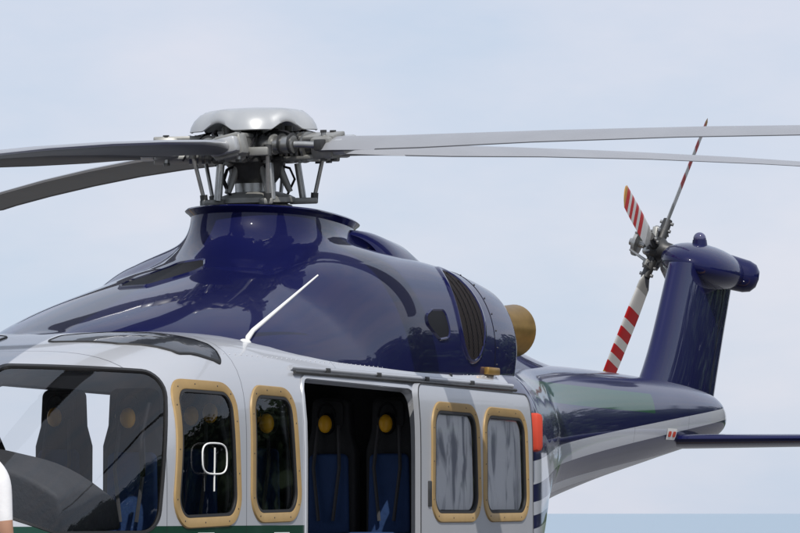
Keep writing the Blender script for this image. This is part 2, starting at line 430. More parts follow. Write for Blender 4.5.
def tear(ph,off):
    c,s=math.cos(ph),math.sin(ph)
    ax=FR if c>0 else TA
    x=ax*c; y=SY*s
    gx=x/ax**2; gy=y/SY**2; L=math.hypot(gx,gy); nx=gx/L; ny=gy/L
    k=1+ (0.7 if c>0 else 0.1)*abs(c)**2
    return x+nx*off*k,y+ny*off
def liptop(x): return 3.50-0.018*(0.4-x)
ns=44; na=140; v=[];f=[]
for k in range(ns+1):
    s=k/ns
    off=0.0+0.42*s**2.0
    for i in range(na):
        ph=2*math.pi*i/na; x,y=tear(ph,off); x-=0.06
        zt=liptop(x); zs=zc_at(x,y)-0.004
        p=(1-s)**1.9
        v.append(Vector((x,y,zs+(zt-zs)*p)))
for k in range(ns):
    for i in range(na): j=(i+1)%na; f.append((k*na+i,k*na+j,(k+1)*na+j,(k+1)*na+i))
fairing=mk('mast_fairing',v,f,navy)
bvh_cowl=bvh_of(cowl,fairing)
v=[];f=[];lp=[(-0.005,-.035),(0.015,-.012),(.032,.0),(.038,.008),(.030,.018),(.0,.022),(-.04,.016),(-.06,-.02)]
for off,dz in lp:
    for i in range(na):
        ph=2*math.pi*i/na; x,y=tear(ph,off); x-=0.06; v.append(Vector((x,y,liptop(x)+dz)))
for k in range(len(lp)-1):
    for i in range(na): j=(i+1)%na; f.append((k*na+i,k*na+j,(k+1)*na+j,(k+1)*na+i))
f.append(tuple(range((len(lp)-1)*na,len(lp)*na)))
mk('mast_fairing_lip',v,f,[navy,steel_d],True,heli,fm=[0]*(len(f)-1)+[1],angle=60)
frontpl=lambda y,z: Vector((0,y,z))
IN=[(-.24,2.94),(-.09,3.12),(.05,3.145),(.13,3.08),(.02,2.955)]
def ell2(cx,cy,a,b,rot=0,n=40):
    c,s=math.cos(rot),math.sin(rot); return [(cx+a*math.cos(t)*c-b*math.sin(t)*s,cy+a*math.cos(t)*s+b*math.sin(t)*c) for t in [2*math.pi*i/n for i in range(n)]]
patch('front_intake',rounded(IN,0.04),frontpl,(1,0,0.0),bvh_cowl,0.006,dark,6)
ringframe('front_intake_rim',[(rounded(IN,0.04,-.012),-0.002),(rounded(IN,.04,-.006),.013),(rounded(IN,.04,.003),.004)],frontpl,(1,0,0),bvh_cowl,navy)
gm=bpy.data.materials.new('grille_mesh'); gm.use_nodes=True; nt=gm.node_tree; b=nt.nodes['Principled BSDF']
tc=nt.nodes.new('ShaderNodeTexCoord'); br=nt.nodes.new('ShaderNodeTexChecker'); br.inputs['Scale'].default_value=80
br.inputs['Color1'].default_value=(.003,.003,.004,1); br.inputs['Color2'].default_value=(.035,.028,.026,1)
nt.links.new(tc.outputs['Object'],br.inputs['Vector']); nt.links.new(br.outputs['Color'],b.inputs['Base Color']); b.inputs['Roughness'].default_value=.7; b.inputs['Specular IOR Level'].default_value=.1
for sg in(1,-1):
    dd=(0,sg,0.0)
    GX,GZ,GA,GB=-1.38,2.90,.24,.30
    patch('engine_grille_%d'%(1 if sg>0 else 2),ell2(GX,GZ,GA,GB,.25),side,dd,bvh_cowl,0.004,gm,8)
    ringframe('engine_grille_rim_%d'%(1 if sg>0 else 2),[(ell2(GX,GZ,GA+.04,GB+.03,.25),-0.002),(ell2(GX,GZ,GA+.025,GB+.018,.25),.012),(ell2(GX,GZ,GA+.005,GB+.005,.25),.012),(ell2(GX,GZ,GA-.004,GB-.004,.25),.0)],side,dd,bvh_cowl,navy)
    for t in(-.14,-.05,0.05,.14):
        q=GB*math.sqrt(1-(t/GA)**2)
        tube('grille_bar',[cast(bvh_cowl,side(GX+t-.03+.06*k/8,GZ-.95*q+1.9*q*k/8),dd,.006) for k in range(9)],.004,dark,6)
    VX,VZ=-.72,2.80
    TV=[(VX+.22,VZ+.03),(VX+.05,VZ+.09),(VX-.16,VZ+.10),(VX-.20,VZ-.06),(VX-.02,VZ-.08)]
    patch('side_vent_%d'%(1 if sg>0 else 2),rounded(TV,.05),side,(0,sg,0),bvh_cowl,0.005,dark,6)
    ringframe('side_vent_rim_%d'%(1 if sg>0 else 2),[(rounded(TV,.05,-.02),-0.002),(rounded(TV,.05,-.01),.012),(rounded(TV,.05,.002),.004)],side,(0,sg,0),bvh_cowl,navy)
    ax=Vector((-1,.17*sg,0.0)); o0=Vector((-2.30,.50*sg,2.87))
    revolve('exhaust_%d'%(1 if sg>0 else 2),[(.165,0),(.17,.35),(.165,.55),(.185,.74),(.175,.745),(.155,.55),(.14,.3),(.0,.25)],o0,ax,bronze,40)
    revolve('exhaust_collar_%d'%(1 if sg>0 else 2),[(.25,0.08),(.25,.20),(.22,.25),(.18,.26),(.17,.1)],o0,ax,navy,40)
    v=[];f=[]
    S=[(-.60,.84),(-.57,.97),(-.60,1.04),(-.85,1.06),(-1.2,.98),(-1.6,.75),(-2.1,.3)]
    for k,(x,s) in enumerate(S):
        for i in range(33):
            a=math.pi*i/32; v.append(Vector((x-.25*max(0,math.cos(a))-.10*math.sin(a),sg*(.30+.27*s*math.cos(a)),3.02+.40*s*math.sin(a)**.8 if i not in(0,32) else 3.02)))
    for k in range(6):
        for i in range(32): f.append((k*33+i,k*33+i+1,(k+1)*33+i+1,(k+1)*33+i))
    f.append(tuple(range(33)))
    mk('air_scoop_%d'%(1 if sg>0 else 2),v,f,[navy,dark],True,heli,fm=[0]*192+[1],angle=60)
v=[];f=[];n=40
for k in range(21):
    s=k/20; x=-2.38-3.1*s; w=.5-.28*s; h=(2.98-2.45)*(1-s)**1.4+.27
    for i in range(n+1):
        a=math.pi*i/n; v.append(Vector((x,w*math.cos(a),2.45+h*math.sin(a))))
for k in range(20):
    for i in range(n): f.append((k*(n+1)+i,k*(n+1)+i+1,(k+1)*(n+1)+i+1,(k+1)*(n+1)+i))
mk('aft_fairing',v,f,navy)
pts=cowl_ring(-1.83)[4:66]
tube('cowling_seam',pts,.003,dark,6)
fast=[]
for p in cowl_ring(-1.88)[8:62:5]: fast.append(ellipsoid('s',p,(.007,.007,.007),steel_d,nu=8,nv=6))
join('cowling_fasteners',fast)
tube('roof_antenna',[(1.92,.80,2.59),(1.86,.825,2.66),(1.45,1.06,3.0)],[.020,.014,.005],white,10)
ellipsoid('antenna_base',(1.93,.80,2.585),(.07,.035,.025),white)
box('red_cover',(-2.10,1.12,2.14),(.12,.10,.26),red,bev=.035)
def loop(cx,cz,a,bb,yoff,n=28):
    return [cast(bvh_hull,side(cx+a*math.copysign(abs(math.cos(t))**.6,math.cos(t)),cz+bb*math.copysign(abs(math.sin(t))**.6,math.sin(t))),(0,1,0),yoff) for t in [2*math.pi*i/n for i in range(n)]]
tube('window_handle',loop(2.95,1.90,.15,.085,.03),.005,white,8,closed=True)
tube('window_handle_bar',[hy(2.95,1.72,.025),hy(2.95,1.96,.03)],.005,white,8)
for (x,z,w,h) in((3.0,1.475,.20,.035),(2.0,1.475,.22,.03)):
    pts=[(x-w/2,z-h/2),(x+w/2,z-h/2),(x+w/2,z+h/2),(x-w/2,z+h/2)]
    patch('placard',pts,side,(0,1,0),bvh_hull,.003,white,2)
box('roof_fitting',(-1.72,.95,2.54),(.22,.06,.05),bronze)
for x in(1.2,.4,-.4,-1.2):
    box('rail_bracket',hy(x,2.435,.02),(.05,.02,.03),steel_d,bev=.004)
rv=[]
x=3.0
while x>-1.9:
    rv.append(ellipsoid('r',hy(x,2.50,0),(.005,.005,.005),silver,nu=8,nv=6)); x-=.07
join('roof_rivets',rv)
# ------------------------------------------------------------ interior
box('cabin_floor',(.9,0,1.0),(6.0,1.85,.06),liner)
box('aft_bulkhead',(-.95,.25,1.75),(.04,1.45,1.5),seat_b)
def seat(x,y,top=2.34,tag='cabin_seat',tw=.13,bw=.175):
    e=bpy.data.objects.new(tag,None); coll.objects.link(e); e.parent=heli
    out=rounded([(-tw,top),(tw,top),(tw+.01,top-.22),(bw,top-.34),(bw,1.42),(-bw,1.42),(-bw,top-.34),(-tw-.01,top-.22)],.05,K=0)
    o=prism('back',out,lambda a,b:Vector((x,y+a,b)),(1,0,0),-.05,.05,seat_b); o.parent=e; bevel(o,.025,3)
    cu=rounded([(-bw+.04,top-.36),(bw-.04,top-.36),(bw-.03,1.45),(-bw+.03,1.45)],.04,K=0)
    o=prism('cushion',cu,lambda a,b:Vector((x,y+a,b)),(1,0,0),.05,.09,seat_c); o.parent=e; bevel(o,.02,3)
    hd=rounded([(-tw+.03,top-.02),(tw-.03,top-.02),(tw-.03,top-.20),(-tw+.03,top-.20)],.04,K=0)
    o=prism('headrest',hd,lambda a,b:Vector((x,y+a,b)),(1,0,0),.045,.075,seat_b); o.parent=e; bevel(o,.012,2)
    box('pan',(x+.24,y,1.42),(.46,2*bw,.12),seat_c,bev=.04,parent=e)
    box('base',(x+.2,y,1.2),(.34,.3,.34),seat_b,parent=e)
    for s in(-1,1):
        tube('harness',[(x+.08,y+s*.07,top-.18),(x+.11,y+s*.09,top-.45),(x+.12,y+s*.05,1.55)],.012,strap,6,parent=e)
    headset((x+.10,y,top-.17),e)
def headset(p,e):
    x,y,z=p
    ellipsoid('ear_cup',(x+.03,y,z),(.04,.045,.058),yellow,parent=e,nu=20,nv=12)
    ellipsoid('ear_pad',(x,y,z),(.035,.058,.07),dark,parent=e,nu=20,nv=12)
    tube('headband',[(x+.01,y+.06*math.cos(t),z+.04+.09*math.sin(t)) for t in [math.pi*i/12 for i in range(13)]],.009,dark,6,parent=e)
for y in(-.57,-.15,.28,.70): seat(-.62,y)
for y in(-.5,-.05,.40,.80): seat(1.62,y-.02,2.34)
for y in(-.50,.54): seat(2.80,y,2.30,'pilot_seat',.12,.19)
for p in((2.28,.76,2.17),(1.80,.90,2.12)):
    tube('headset_hook',[(p[0],p[1],p[2]+.12),(p[0],p[1]+.12,p[2]+.16)],.006,dark,6); headset(p,heli)
def gl():
    out=[(.0,1.88),(-.25,1.96),(-.55,1.93),(-.72,1.84),(-.78,1.55),(-.1,1.5)]
    v=[];f=[];ny=24
    for j in range(ny+1):
        t=-1+2*j/ny; y=.80*t; s=1-.45*abs(t)**3
        for (a,b) in out: v.append(Vector((4.35+a-.05*t*t,y,1.45+(b-1.45)*s)))
    n=len(out)
    for j in range(ny):
        for i in range(n): k=(i+1)%n; f.append((j*n+i,j*n+k,(j+1)*n+k,(j+1)*n+i))
    f.append(tuple(range(n))); f.append(tuple(range(ny*n,(ny+1)*n)))
    o=mk('instrument_panel',v,f,mat('glareshield',(.035,.037,.043),.8,noise=.3,bump=.5,bscale=30),True,heli,angle=30); bevel(o,.03,3)
gl()
box('overhead_panel',(3.0,0,2.42),(.7,.4,.08),liner,bev=.03)
tube('door_post_grip',[(3.3,.85,2.2),(3.36,.83,2.0),(3.4,.86,1.8)],.015,dark,8)
for y in(-.5,.5):
    tube('cyclic_stick',[(3.3,y,1.1),(3.25,y,1.45),(3.33,y,1.62)],.018,dark,8)
# ------------------------------------------------------------ undercarriage
for sg in(1,-1):
    ellipsoid('sponson_%d'%(1 if sg>0 else 2),(-1.6,1.15*sg,.95),(1.1,.42,.25),navy)
    cyl('main_leg',(-1.6,1.25*sg,.9),(-1.6,1.25*sg,.62),.05)
    revolve('main_wheel',[(.0,-.08),(.12,-.09),(.2,-.08),(.23,-.04),(.23,.04),(.2,.08),(.12,.09),(0,.08)],(-1.6,1.25*sg,.63),(0,1,0),tyre,28)
    revolve('nose_wheel',[(.0,-.06),(.1,-.06),(.16,-.05),(.18,0),(.16,.05),(.1,.06),(0,.06)],(3.6,.14*sg,.58),(0,1,0),tyre,28)
cyl('nose_leg',(3.6,0,.95),(3.6,0,.58),.045)
cyl('nose_axle',(3.6,-.14,.58),(3.6,.14,.58),.025)
# ------------------------------------------------------------ main rotor
A=math.radians(68)
RIGHT=Vector((-math.cos(A),math.sin(A),0)); LOOK=Vector((-math.sin(A),-math.cos(A),0))
rotor=bpy.data.objects.new('main_rotor',None); coll.objects.link(rotor); rotor.parent=heli
rotor.location=(0,0,3.91); rotor.rotation_euler=(0,math.radians(4),0)
def adir(th): t=math.radians(th); return RIGHT*math.cos(t)+LOOK*math.sin(t)
def airfoil(c,t,n=14):
    up=[];lo=[]
    for i in range(n+1):
        x=.5*(1-math.cos(math.pi*i/n)); y=5*t*(.2969*math.sqrt(x)-.126*x-.3516*x*x+.2843*x**3-.1036*x**4)
        up.append((x,y+.02*math.sin(math.pi*x))); lo.append((x,-y+.02*math.sin(math.pi*x)))
    return up,lo
Z=Vector((0,0,1))
FLAP={-32:.8,40:.1,112:.1,184:0,256:0}
for bi,th in enumerate((-32,40,112,184,256)):
    er=adir(th); et=adir(th+90); fl=math.radians(FLAP[th])
    st=[(.56,.20,.50,14),(.66,.21,.46,14),(.80,.25,.34,13.5),(1.05,.33,.19,13),(1.4,.39,.13,12),(2.2,.40,.11,10),(3.2,.40,.10,8.5),(4.3,.40,.095,7.5),(5.4,.40,.09,6),(6.3,.39,.09,5),(6.7,.33,.09,4.5),(6.88,.20,.08,4)]
    v=[];f=[];fm=[]
    for (r,c,t,pt) in st:
        up,lo=airfoil(c,t); p=math.radians(pt); loop_=up[::-1]+lo[1:-1]
        sweep=0 if r<6.3 else (r-6.3)**2*.3
        for (x,y) in loop_:
            a=(.3-x)*c - sweep + (-.02); b_=y*c
            o=er*r+et*(a*math.cos(p)-b_*math.sin(p))+Z*(a*math.sin(p)+b_*math.cos(p)-.0055*r*r+fl*r)
            v.append(o)
    n=len(loop_)
    for k in range(len(st)-1):
        for i in range(n):
            j=(i+1)%n; f.append((k*n+i,k*n+j,(k+1)*n+j,(k+1)*n+i))
            if 11<=i<=15: q=2
            elif i<=1 or i>=n-3: q=3
            else: q=0 if i<14 else 1
            if k<3 and q==3: q=0
            fm.append(q)
    f.append(tuple(range(n))); f.append(tuple(range((len(st)-1)*n,len(st)*n))); fm+=[0,0]
    mk('rotor_blade_%d'%(bi+1),v,f,[blade_top,blade_bot,blade_le,blade_te],True,rotor,fm=fm,angle=50)
    Rm=Matrix((er,et,Z)).transposed()
    P=lambda r,t,z: er*r+et*t+Z*z
    parts=[]
    Rp=Rm@Matrix.Rotation(math.radians(12),3,'X')
    parts.append(box('g',P(.42,0,.060),(.44,.15,.028),grip_m,Rp,.008,rotor))
    parts.append(box('g',P(.42,0,-.060),(.44,.15,.028),grip_m,Rp,.008,rotor))
    parts.append(box('g',P(.56,0,0),(.16,.21,.14),grip_m,Rp,.03,rotor))
    parts.append(box('g',P(.68,0,0),(.10,.18,.10),silver_w,Rp,.02,rotor))
    parts.append(cyl('g',P(.16,0,0),P(.46,0,0),.085,.06,steel_d,20,rotor))
    for rr in(.24,.28,.32,.36,.40): parts.append(cyl('g',P(rr,0,0),P(rr+.018,0,0),.094,.094,steel,20,rotor))
    for tt in(-.055,.055):
        r0=.56
        parts.append(cyl('g',P(r0,tt,-.085),P(r0,tt,.088),.016,.016,steel,12,rotor))
        parts.append(cyl('g',P(r0,tt,.080),P(r0,tt,.096),.022,.022,steel_d,6,rotor,False))
        parts.append(cyl('g',P(r0,tt,-.096),P(r0,tt,-.080),.022,.022,steel_d,6,rotor,False))
    parts.append(cyl('g',P(.14,-.20,.015),P(.42,-.18,.01),.055,.055,steel,20,rotor))
    parts.append(cyl('g',P(.42,-.18,.01),P(.58,-.12,.0),.022,.022,steel,12,rotor))
    for rr in(.14,.19,.27,.33,.40): parts.append(cyl('g',P(rr,-.20+.02*(rr-.16)/.24,.015),P(rr+.016,-.20+.02*(rr-.15)/.24,.015),.066,.066,steel_d if rr!=.27 else grip_m,20,rotor))
    parts.append(box('g',P(.58,-.11,0),(.06,.10,.07),steel_d,Rm,.008,rotor))
    parts.append(tube('g',[P(.18,-.18,.07),P(.26,-.17,.11),P(.36,-.17,.09),P(.42,-.13,.05)],.009,dark,6,rotor))
    parts.append(tube('g',[P(.20,.06,.09),P(.30,.10,.10),P(.40,.10,.02),P(.46,.08,-.07)],.007,dark,6,rotor))
    parts.append(box('g',P(.40,.13,-.03),(.08,.16,.055),grip_m,Rm,.012,rotor))
    parts.append(cyl('g',P(.40,.20,-.02),P(.33,.17,-.33),.013,.013,steel,12,rotor))
    parts.append(cyl('g',P(.40,.20,-.06),P(.395,.20,.01),.026,.026,steel_d,12,rotor))
    parts.append(cyl('g',P(.335,.172,-.29),P(.33,.17,-.35),.024,.024,steel_d,12,rotor))
    parts.append(box('g',P(.15,0,.075),(.24,.20,.035),steel_d,Rm,.008,rotor))
    parts.append(box('g',P(.15,0,-.075),(.24,.20,.035),steel_d,Rm,.008,rotor))
    e2=adir(th+36)
    parts.append(cyl('g',e2*.22+Z*-.10,e2*.22+Z*.14,.026,.026,grip_m,12,rotor))
    parts.append(cyl('g',e2*.17+Z*.10,e2*.29+Z*.05,.020,.020,steel,10,rotor))
    parts.append(box('g',e2*.19+Z*-.03,(.12,.12,.10),steel_d,Rm,.01,rotor))
    parts.append(tube('g',[e2*.12+Z*-.1,e2*.22+Z*-.13,e2*.25+Z*-.2,e2*.20+Z*-.30],.009,dark,6,rotor))
    parts.append(cyl('g',e2*.15+Z*-.12,e2*.22+Z*-.28,.03,.018,grip_m,12,rotor))
    parts.append(cyl('g',e2*.27+Z*-.10,e2*.30+Z*-.33,.022,.022,steel,12,rotor))
    q=P(.27,.14,-.34); qd=Vector((q.x,q.y,0)).normalized()
    parts.append(box('g',q*1.0,(.18,.06,.04),grip_m,Matrix((qd,Z.cross(qd),Z)).transposed(),.010,rotor))
    parts.append(cyl('g',P(.34,.02,-.08),P(.36,.02,-.42),.012,.012,steel,12,rotor))
    join('rotor_grip_%d'%(bi+1),parts,rotor)
revolve('hub_body',[(0,.13),(.14,.13),(.19,.095),(.19,-.095),(.17,-.12),(.16,-.18),(.13,-.22),(0,-.22)],(0,0,0),(0,0,1),steel_d,40,rotor)
revolve('mast',[(.13,-.1),(.13,-.42),(.15,-.50)],(0,0,0),(0,0,1),steel,28,rotor)
revolve('swashplate',[(.10,-.27),(.16,-.28),(.22,-.30),(.25,-.315),(.25,-.345),(.20,-.355),(.23,-.365),(.235,-.39),(.18,-.41),(.10,-.41)],(0,0,0),(0,0,1),grip_m,44,rotor)
revolve('mast_boot',[(.15,-.38),(.20,-.39),(.19,-.41),(.22,-.425),(.20,-.44),(.24,-.46),(.22,-.48)],(0,0,0),(0,0,1),dark,32,rotor)
v=[];f=[];na=140
prof=[(0,.258),(.25,.257),(.50,.252),(.70,.240),(.84,.215),(.93,.178),(.98,.140),(1.0,.110),(.985,.105),(.95,.13),(.85,.17),(.6,.20),(0.1,.205)]
for (s,h) in prof:
    for i in range(na):
        a=2*math.pi*i/na; lob=math.cos(5*(a-math.radians(22)))
        R=.395+.022*lob*s; hh=h+ (max(0,-lob)**1.2*.055*max(0,s-.7)/.3)
        v.append(Vector((R*s*math.cos(a),R*s*math.sin(a),hh)))
for k in range(len(prof)-1):
    for i in range(na): j=(i+1)%na; f.append((k*na+i,k*na+j,(k+1)*na+j,(k+1)*na+i))
mk('rotor_cap',v,f,silver_w,True,rotor,angle=55)
revolve('cap_pedestal',[(.14,.07),(.18,.12),(.17,.205)],(0,0,0),(0,0,1),grip_m,32,rotor)
# ------------------------------------------------------------ fin, stabiliser, tail rotor
v=[];f=[];n=56;nz=30
for k in range(nz+1):
    s=k/nz; z=2.35+s*(3.70-2.35); xl=-7.62-1.0*s+ .42*(1-s)**5
    xt=-9.5-.78*s**1.1; th=.13-.02*s; cc=abs(xt-xl)/2; xc=(xt+xl)/2
    for i in range(n):
        a=2*math.pi*i/n; c=math.cos(a); x=xc+cc*c
        y=th*math.copysign(abs(math.sin(a))**.85,math.sin(a))*(1+.25*c)
        v.append(Vector((x,y-.02*s,z)))
for k in range(nz):
    for i in range(n): j=(i+1)%n; f.append((k*n+i,k*n+j,(k+1)*n+j,(k+1)*n+i))
f.append(tuple(range(nz*n,(nz+1)*n)))
mk('tail_fin',v,f,navy,True,heli,angle=60)
tube('rudder_seam',[(-9.18-.45*k/10,.118-.006*k/10,2.62+.95*k/10) for k in range(11)],.003,dark,6)
R=Matrix.Rotation(math.radians(-17),3,'X')
ellipsoid('tail_gearbox_fairing',(-9.45,-.02,3.71),(.60,.34,.185),navy,R)
revolve('fairing_port_cap',[(0,.15),(.07,.14),(.12,.10),(.14,.04),(.15,-.14)],(-9.72,.24,3.64),(-.3,.9,-.25),navy,28)
cyl('tail_beacon_base',(-9.35,-.02,3.86),(-9.35,-.02,3.93),.07,.06,navy)
ellipsoid('tail_beacon',(-9.35,-.02,3.94),(.055,.055,.055),mat('beacon',(.05,.05,.12),.1,0,1))
for sg in(1,-1):
    v=[];f=[]
    for k in range(13):
        s=k/12; y=sg*(.20+2.05*s); c=.95-.25*s; x0=-7.75-.12*s; z=2.20
        up,lo=airfoil(c,.12); lp=up[::-1]+lo[1:-1]; m_=1 if k<12 else .4
        for (a,b_) in lp: v.append(Vector((x0-a*c,y,z-b_*c*m_)))
    n=len(lp)
    for k in range(12):
        for i in range(n): j=(i+1)%n; f.append((k*n+i,k*n+j,(k+1)*n+j,(k+1)*n+i))
    f.append(tuple(range(n))); f.append(tuple(range(12*n,13*n)))
    mk('stabiliser_%d'%(1 if sg>0 else 2),v,f,navy,True,heli,angle=50)
BX,BZ=-7.50,2.235
pts=rounded([(BX-.15,BZ-.045),(BX+.15,BZ-.045),(BX+.15,BZ+.045),(BX-.15,BZ+.045)],.01,K=2,seg=2)
patch('warning_placard',pts,side,(0,1,0),bvh_hull,.004,white,3)
for q in(-.07,.07):
    pts=rounded([(BX+q-.045,BZ-.022),(BX+q+.045,BZ-.022),(BX+q+.045,BZ+.022),(BX+q-.045,BZ+.022)],.008,K=2,seg=2)
    patch('warning_lettering',pts,side,(0,1,0),bvh_hull,.008,red,3)
def tstripe(name,bands):
    m=bpy.data.materials.new(name); m.use_nodes=True; nt=m.node_tree; b=nt.nodes['Principled BSDF']
    tc=nt.nodes.new('ShaderNodeTexCoord'); sp=nt.nodes.new('ShaderNodeSeparateXYZ'); nt.links.new(tc.outputs['Object'],sp.inputs[0])
    cr=nt.nodes.new('ShaderNodeValToRGB'); cr.color_ramp.interpolation='CONSTANT'
    el=cr.color_ramp.elements; el[0].position=0; el[0].color=(*bands[0][1],1); el[1].position=bands[1][0]/1.4; el[1].color=(*bands[1][1],1)
    for p,c in bands[2:]:
        e=el.new(p/1.4); e.color=(*c,1)
    d=nt.nodes.new('ShaderNodeMath'); d.operation='DIVIDE'; d.inputs[1].default_value=1.4; nt.links.new(sp.outputs[0],d.inputs[0]); nt.links.new(d.outputs[0],cr.inputs[0])
    nt.links.new(cr.outputs[0],b.inputs['Base Color']); b.inputs['Roughness'].default_value=.4; return m
WH=(.55,.55,.54);RD=(.42,.018,.02);YL=(.42,.22,.05)
tsm=tstripe('tail_blade_bands',[(0,(.30,.30,.29)),(.40,WH),(.58,RD),(.69,WH),(.77,RD),(.86,WH),(.94,RD),(1.02,WH),(1.09,RD),(1.19,YL)])
tr=bpy.data.objects.new('tail_rotor',None); coll.objects.link(tr); tr.parent=heli
HUBP=Vector((-9.45,-.44,3.87))
UP=Vector((0,0,1))
e1=(RIGHT*53+UP*129+LOOK*30.6).normalized(); e2=(RIGHT*-40+UP*40-LOOK*128.8); e2=(e2-e1*e2.dot(e1)).normalized(); en=-e1.cross(e2).normalized()
RT=1.25
for i,e in enumerate((e1,e2,-e1,-e2)):
    o_=en.cross(e).normalized(); tw=math.radians(14); ec=(o_*math.cos(tw)+en*math.sin(tw)); eh=e.cross(ec)
    v=[];f=[]
    st=[(.14,.07,.5),(.24,.09,.35),(.34,.19,.14),(.6,.21,.12),(1.0,.21,.10),(RT-.04,.20,.09),(RT,.13,.07)]
    for r,c,t in st:
        up,lo=airfoil(c,t,10); lp=up[::-1]+lo[1:-1]
        for a,b_ in lp: v.append(Vector((r,(.35-a)*c,b_*c)))
    n=len(lp)
    for k in range(len(st)-1):
        for q in range(n): j=(q+1)%n; f.append((k*n+q,k*n+j,(k+1)*n+j,(k+1)*n+q))
    f.append(tuple(range(n))); f.append(tuple(range((len(st)-1)*n,len(st)*n)))
    bl=mk('tail_blade_%d'%(i+1),v,f,tsm,True,tr,angle=50)
    M3=Matrix((e,ec,eh)).transposed(); bl.matrix_local=Matrix.Translation(HUBP)@M3.to_4x4()
    P=HUBP
    cyl('tail_grip_%d'%(i+1),P+e*.05,P+e*.28,.05,.04,steel_d,14,tr)
    for q in(.18,.25): cyl('tail_bolt_%d'%(i+1),P+e*q-en*.06,P+e*q+en*.06,.015,.015,steel,10,tr)
    cyl('tail_link_%d'%(i+1),P+e*.18+o_*.11-en*.02,P+o_*.06+e*.09+en*.20,.012,.012,steel,8,tr)
    box('tail_horn_%d'%(i+1),P+e*.18+o_*.07,(.06,.11,.04),grip_m,M3,.006,tr)
    ellipsoid('tail_weight_%d'%(i+1),P+e*.14-o_*.09+en*.03,(.035,.035,.035),steel,parent=tr,nu=14,nv=8)
revolve('tail_hub',[(0,.10),(.06,.10),(.10,.05),(.11,-.04),(.08,-.08),(.06,-.35)],HUBP,en,steel_d,24,tr)
revolve('tail_spider',[(0,.25),(.03,.25),(.035,.21),(.11,.20),(.11,.17),(.03,.16),(.03,.08)],HUBP,en,steel,24,tr)
# ------------------------------------------------------------ ground, sea, added trees out of view
conc=mat('asphalt',(.14,.14,.145),.85,noise=.2,nscale=.6,bump=.2,bscale=20)
grass=mat('grass',(.045,.075,.025),.95,noise=.4,nscale=.4,bump=.6,bscale=6,spec=.1)
G=.40
v=[];n=96
for r,z in((150,G),(150,G-1.2),(152,-8)):
    for i in range(n): a=2*math.pi*i/n; v.append((r*math.cos(a),r*math.sin(a),z))
f=[tuple(range(n))]+[(k*n+i,k*n+(i+1)%n,(k+1)*n+(i+1)%n,(k+1)*n+i) for k in range(2) for i in range(n)]
mk('grass_ground',v,f,grass,False,None)
v=[(48*math.cos(2*math.pi*i/n),48*math.sin(2*math.pi*i/n),G+.004) for i in range(n)]
mk('helipad',v,[tuple(range(n))],conc,False,None)
sm=mat('sea_water',(.30,.37,.44),.9,0,spec=0.1,bump=.6,bscale=.15)
mk('sea',[(-40000,-40000,-5),(40000,-40000,-5),(40000,40000,-5),(-40000,40000,-5)],[(0,1,2,3)],sm,False,None)
v=[]
for r in(9.0,9.3):
    for i in range(n): a=2*math.pi*i/n; v.append((r*math.cos(a),r*math.sin(a),G+.008))
f=[(i,(i+1)%n,n+(i+1)%n,n+i) for i in range(n)]
mk('helipad_circle',v,f,yellow,False,None)
rnd=random.Random(11); v=[];f=[];fm=[]  # unseen trees, added so the navy paint reflects something dark
bark=mat('bark',(.08,.06,.04),.9,noise=.3); leaf=mat('foliage',(.03,.055,.022),.8,noise=.5,nscale=.5)
NT=110
for t in range(NT):
    ang=math.radians(20+ 80*(t+rnd.random()*.8)/NT); dist=60+rnd.random()*22
    c=(LOOK*math.cos(ang)+RIGHT*math.sin(ang))*dist; H=8+rnd.random()*3.5
    b=len(v)
    for z,r in((0,.28),(H*.5,.18),(H*.85,.06)):
        for i in range(6): a=math.pi*i/3; v.append((c.x+r*math.cos(a),c.y+r*math.sin(a),G+z))
    for k in range(2):
        for i in range(6): j=(i+1)%6; f.append((b+k*6+i,b+k*6+j,b+k*6+6+j,b+k*6+6+i)); fm.append(0)
    lobes=[(rnd.uniform(-2,2),rnd.uniform(-2,2),H*rnd.uniform(.12,.85),rnd.uniform(1.3,2.3)) for _ in range(9)]
    for q in range(380):
        lx,ly,lz,lr=lobes[q%9]; d=Vector((rnd.gauss(0,1),rnd.gauss(0,1),rnd.gauss(0,1))).normalized()*lr*rnd.uniform(.5,1.05)
        if lz+d.z<.1: d.z=.1-lz
        p=Vector((c.x+lx,c.y+ly,G+lz))+d; nrm=(d.normalized()+Vector((rnd.gauss(0,.5),rnd.gauss(0,.5),rnd.gauss(0,.5)))).normalized()
        _,u,w_=frame(nrm); s=rnd.uniform(.3,.6); b=len(v)
        v+= [p+u*s,p+w_*s*.7,p-u*s,p-w_*s*.7]; f.append((b,b+1,b+2,b+3)); fm.append(1)
me=bpy.data.meshes.new('unseen_tree_belt'); me.from_pydata([tuple(p) for p in v],[],f); me.materials.append(bark); me.materials.append(leaf)
for p,i in zip(me.polygons,fm): p.material_index=i
coll.objects.link(bpy.data.objects.new('unseen_tree_belt',me))
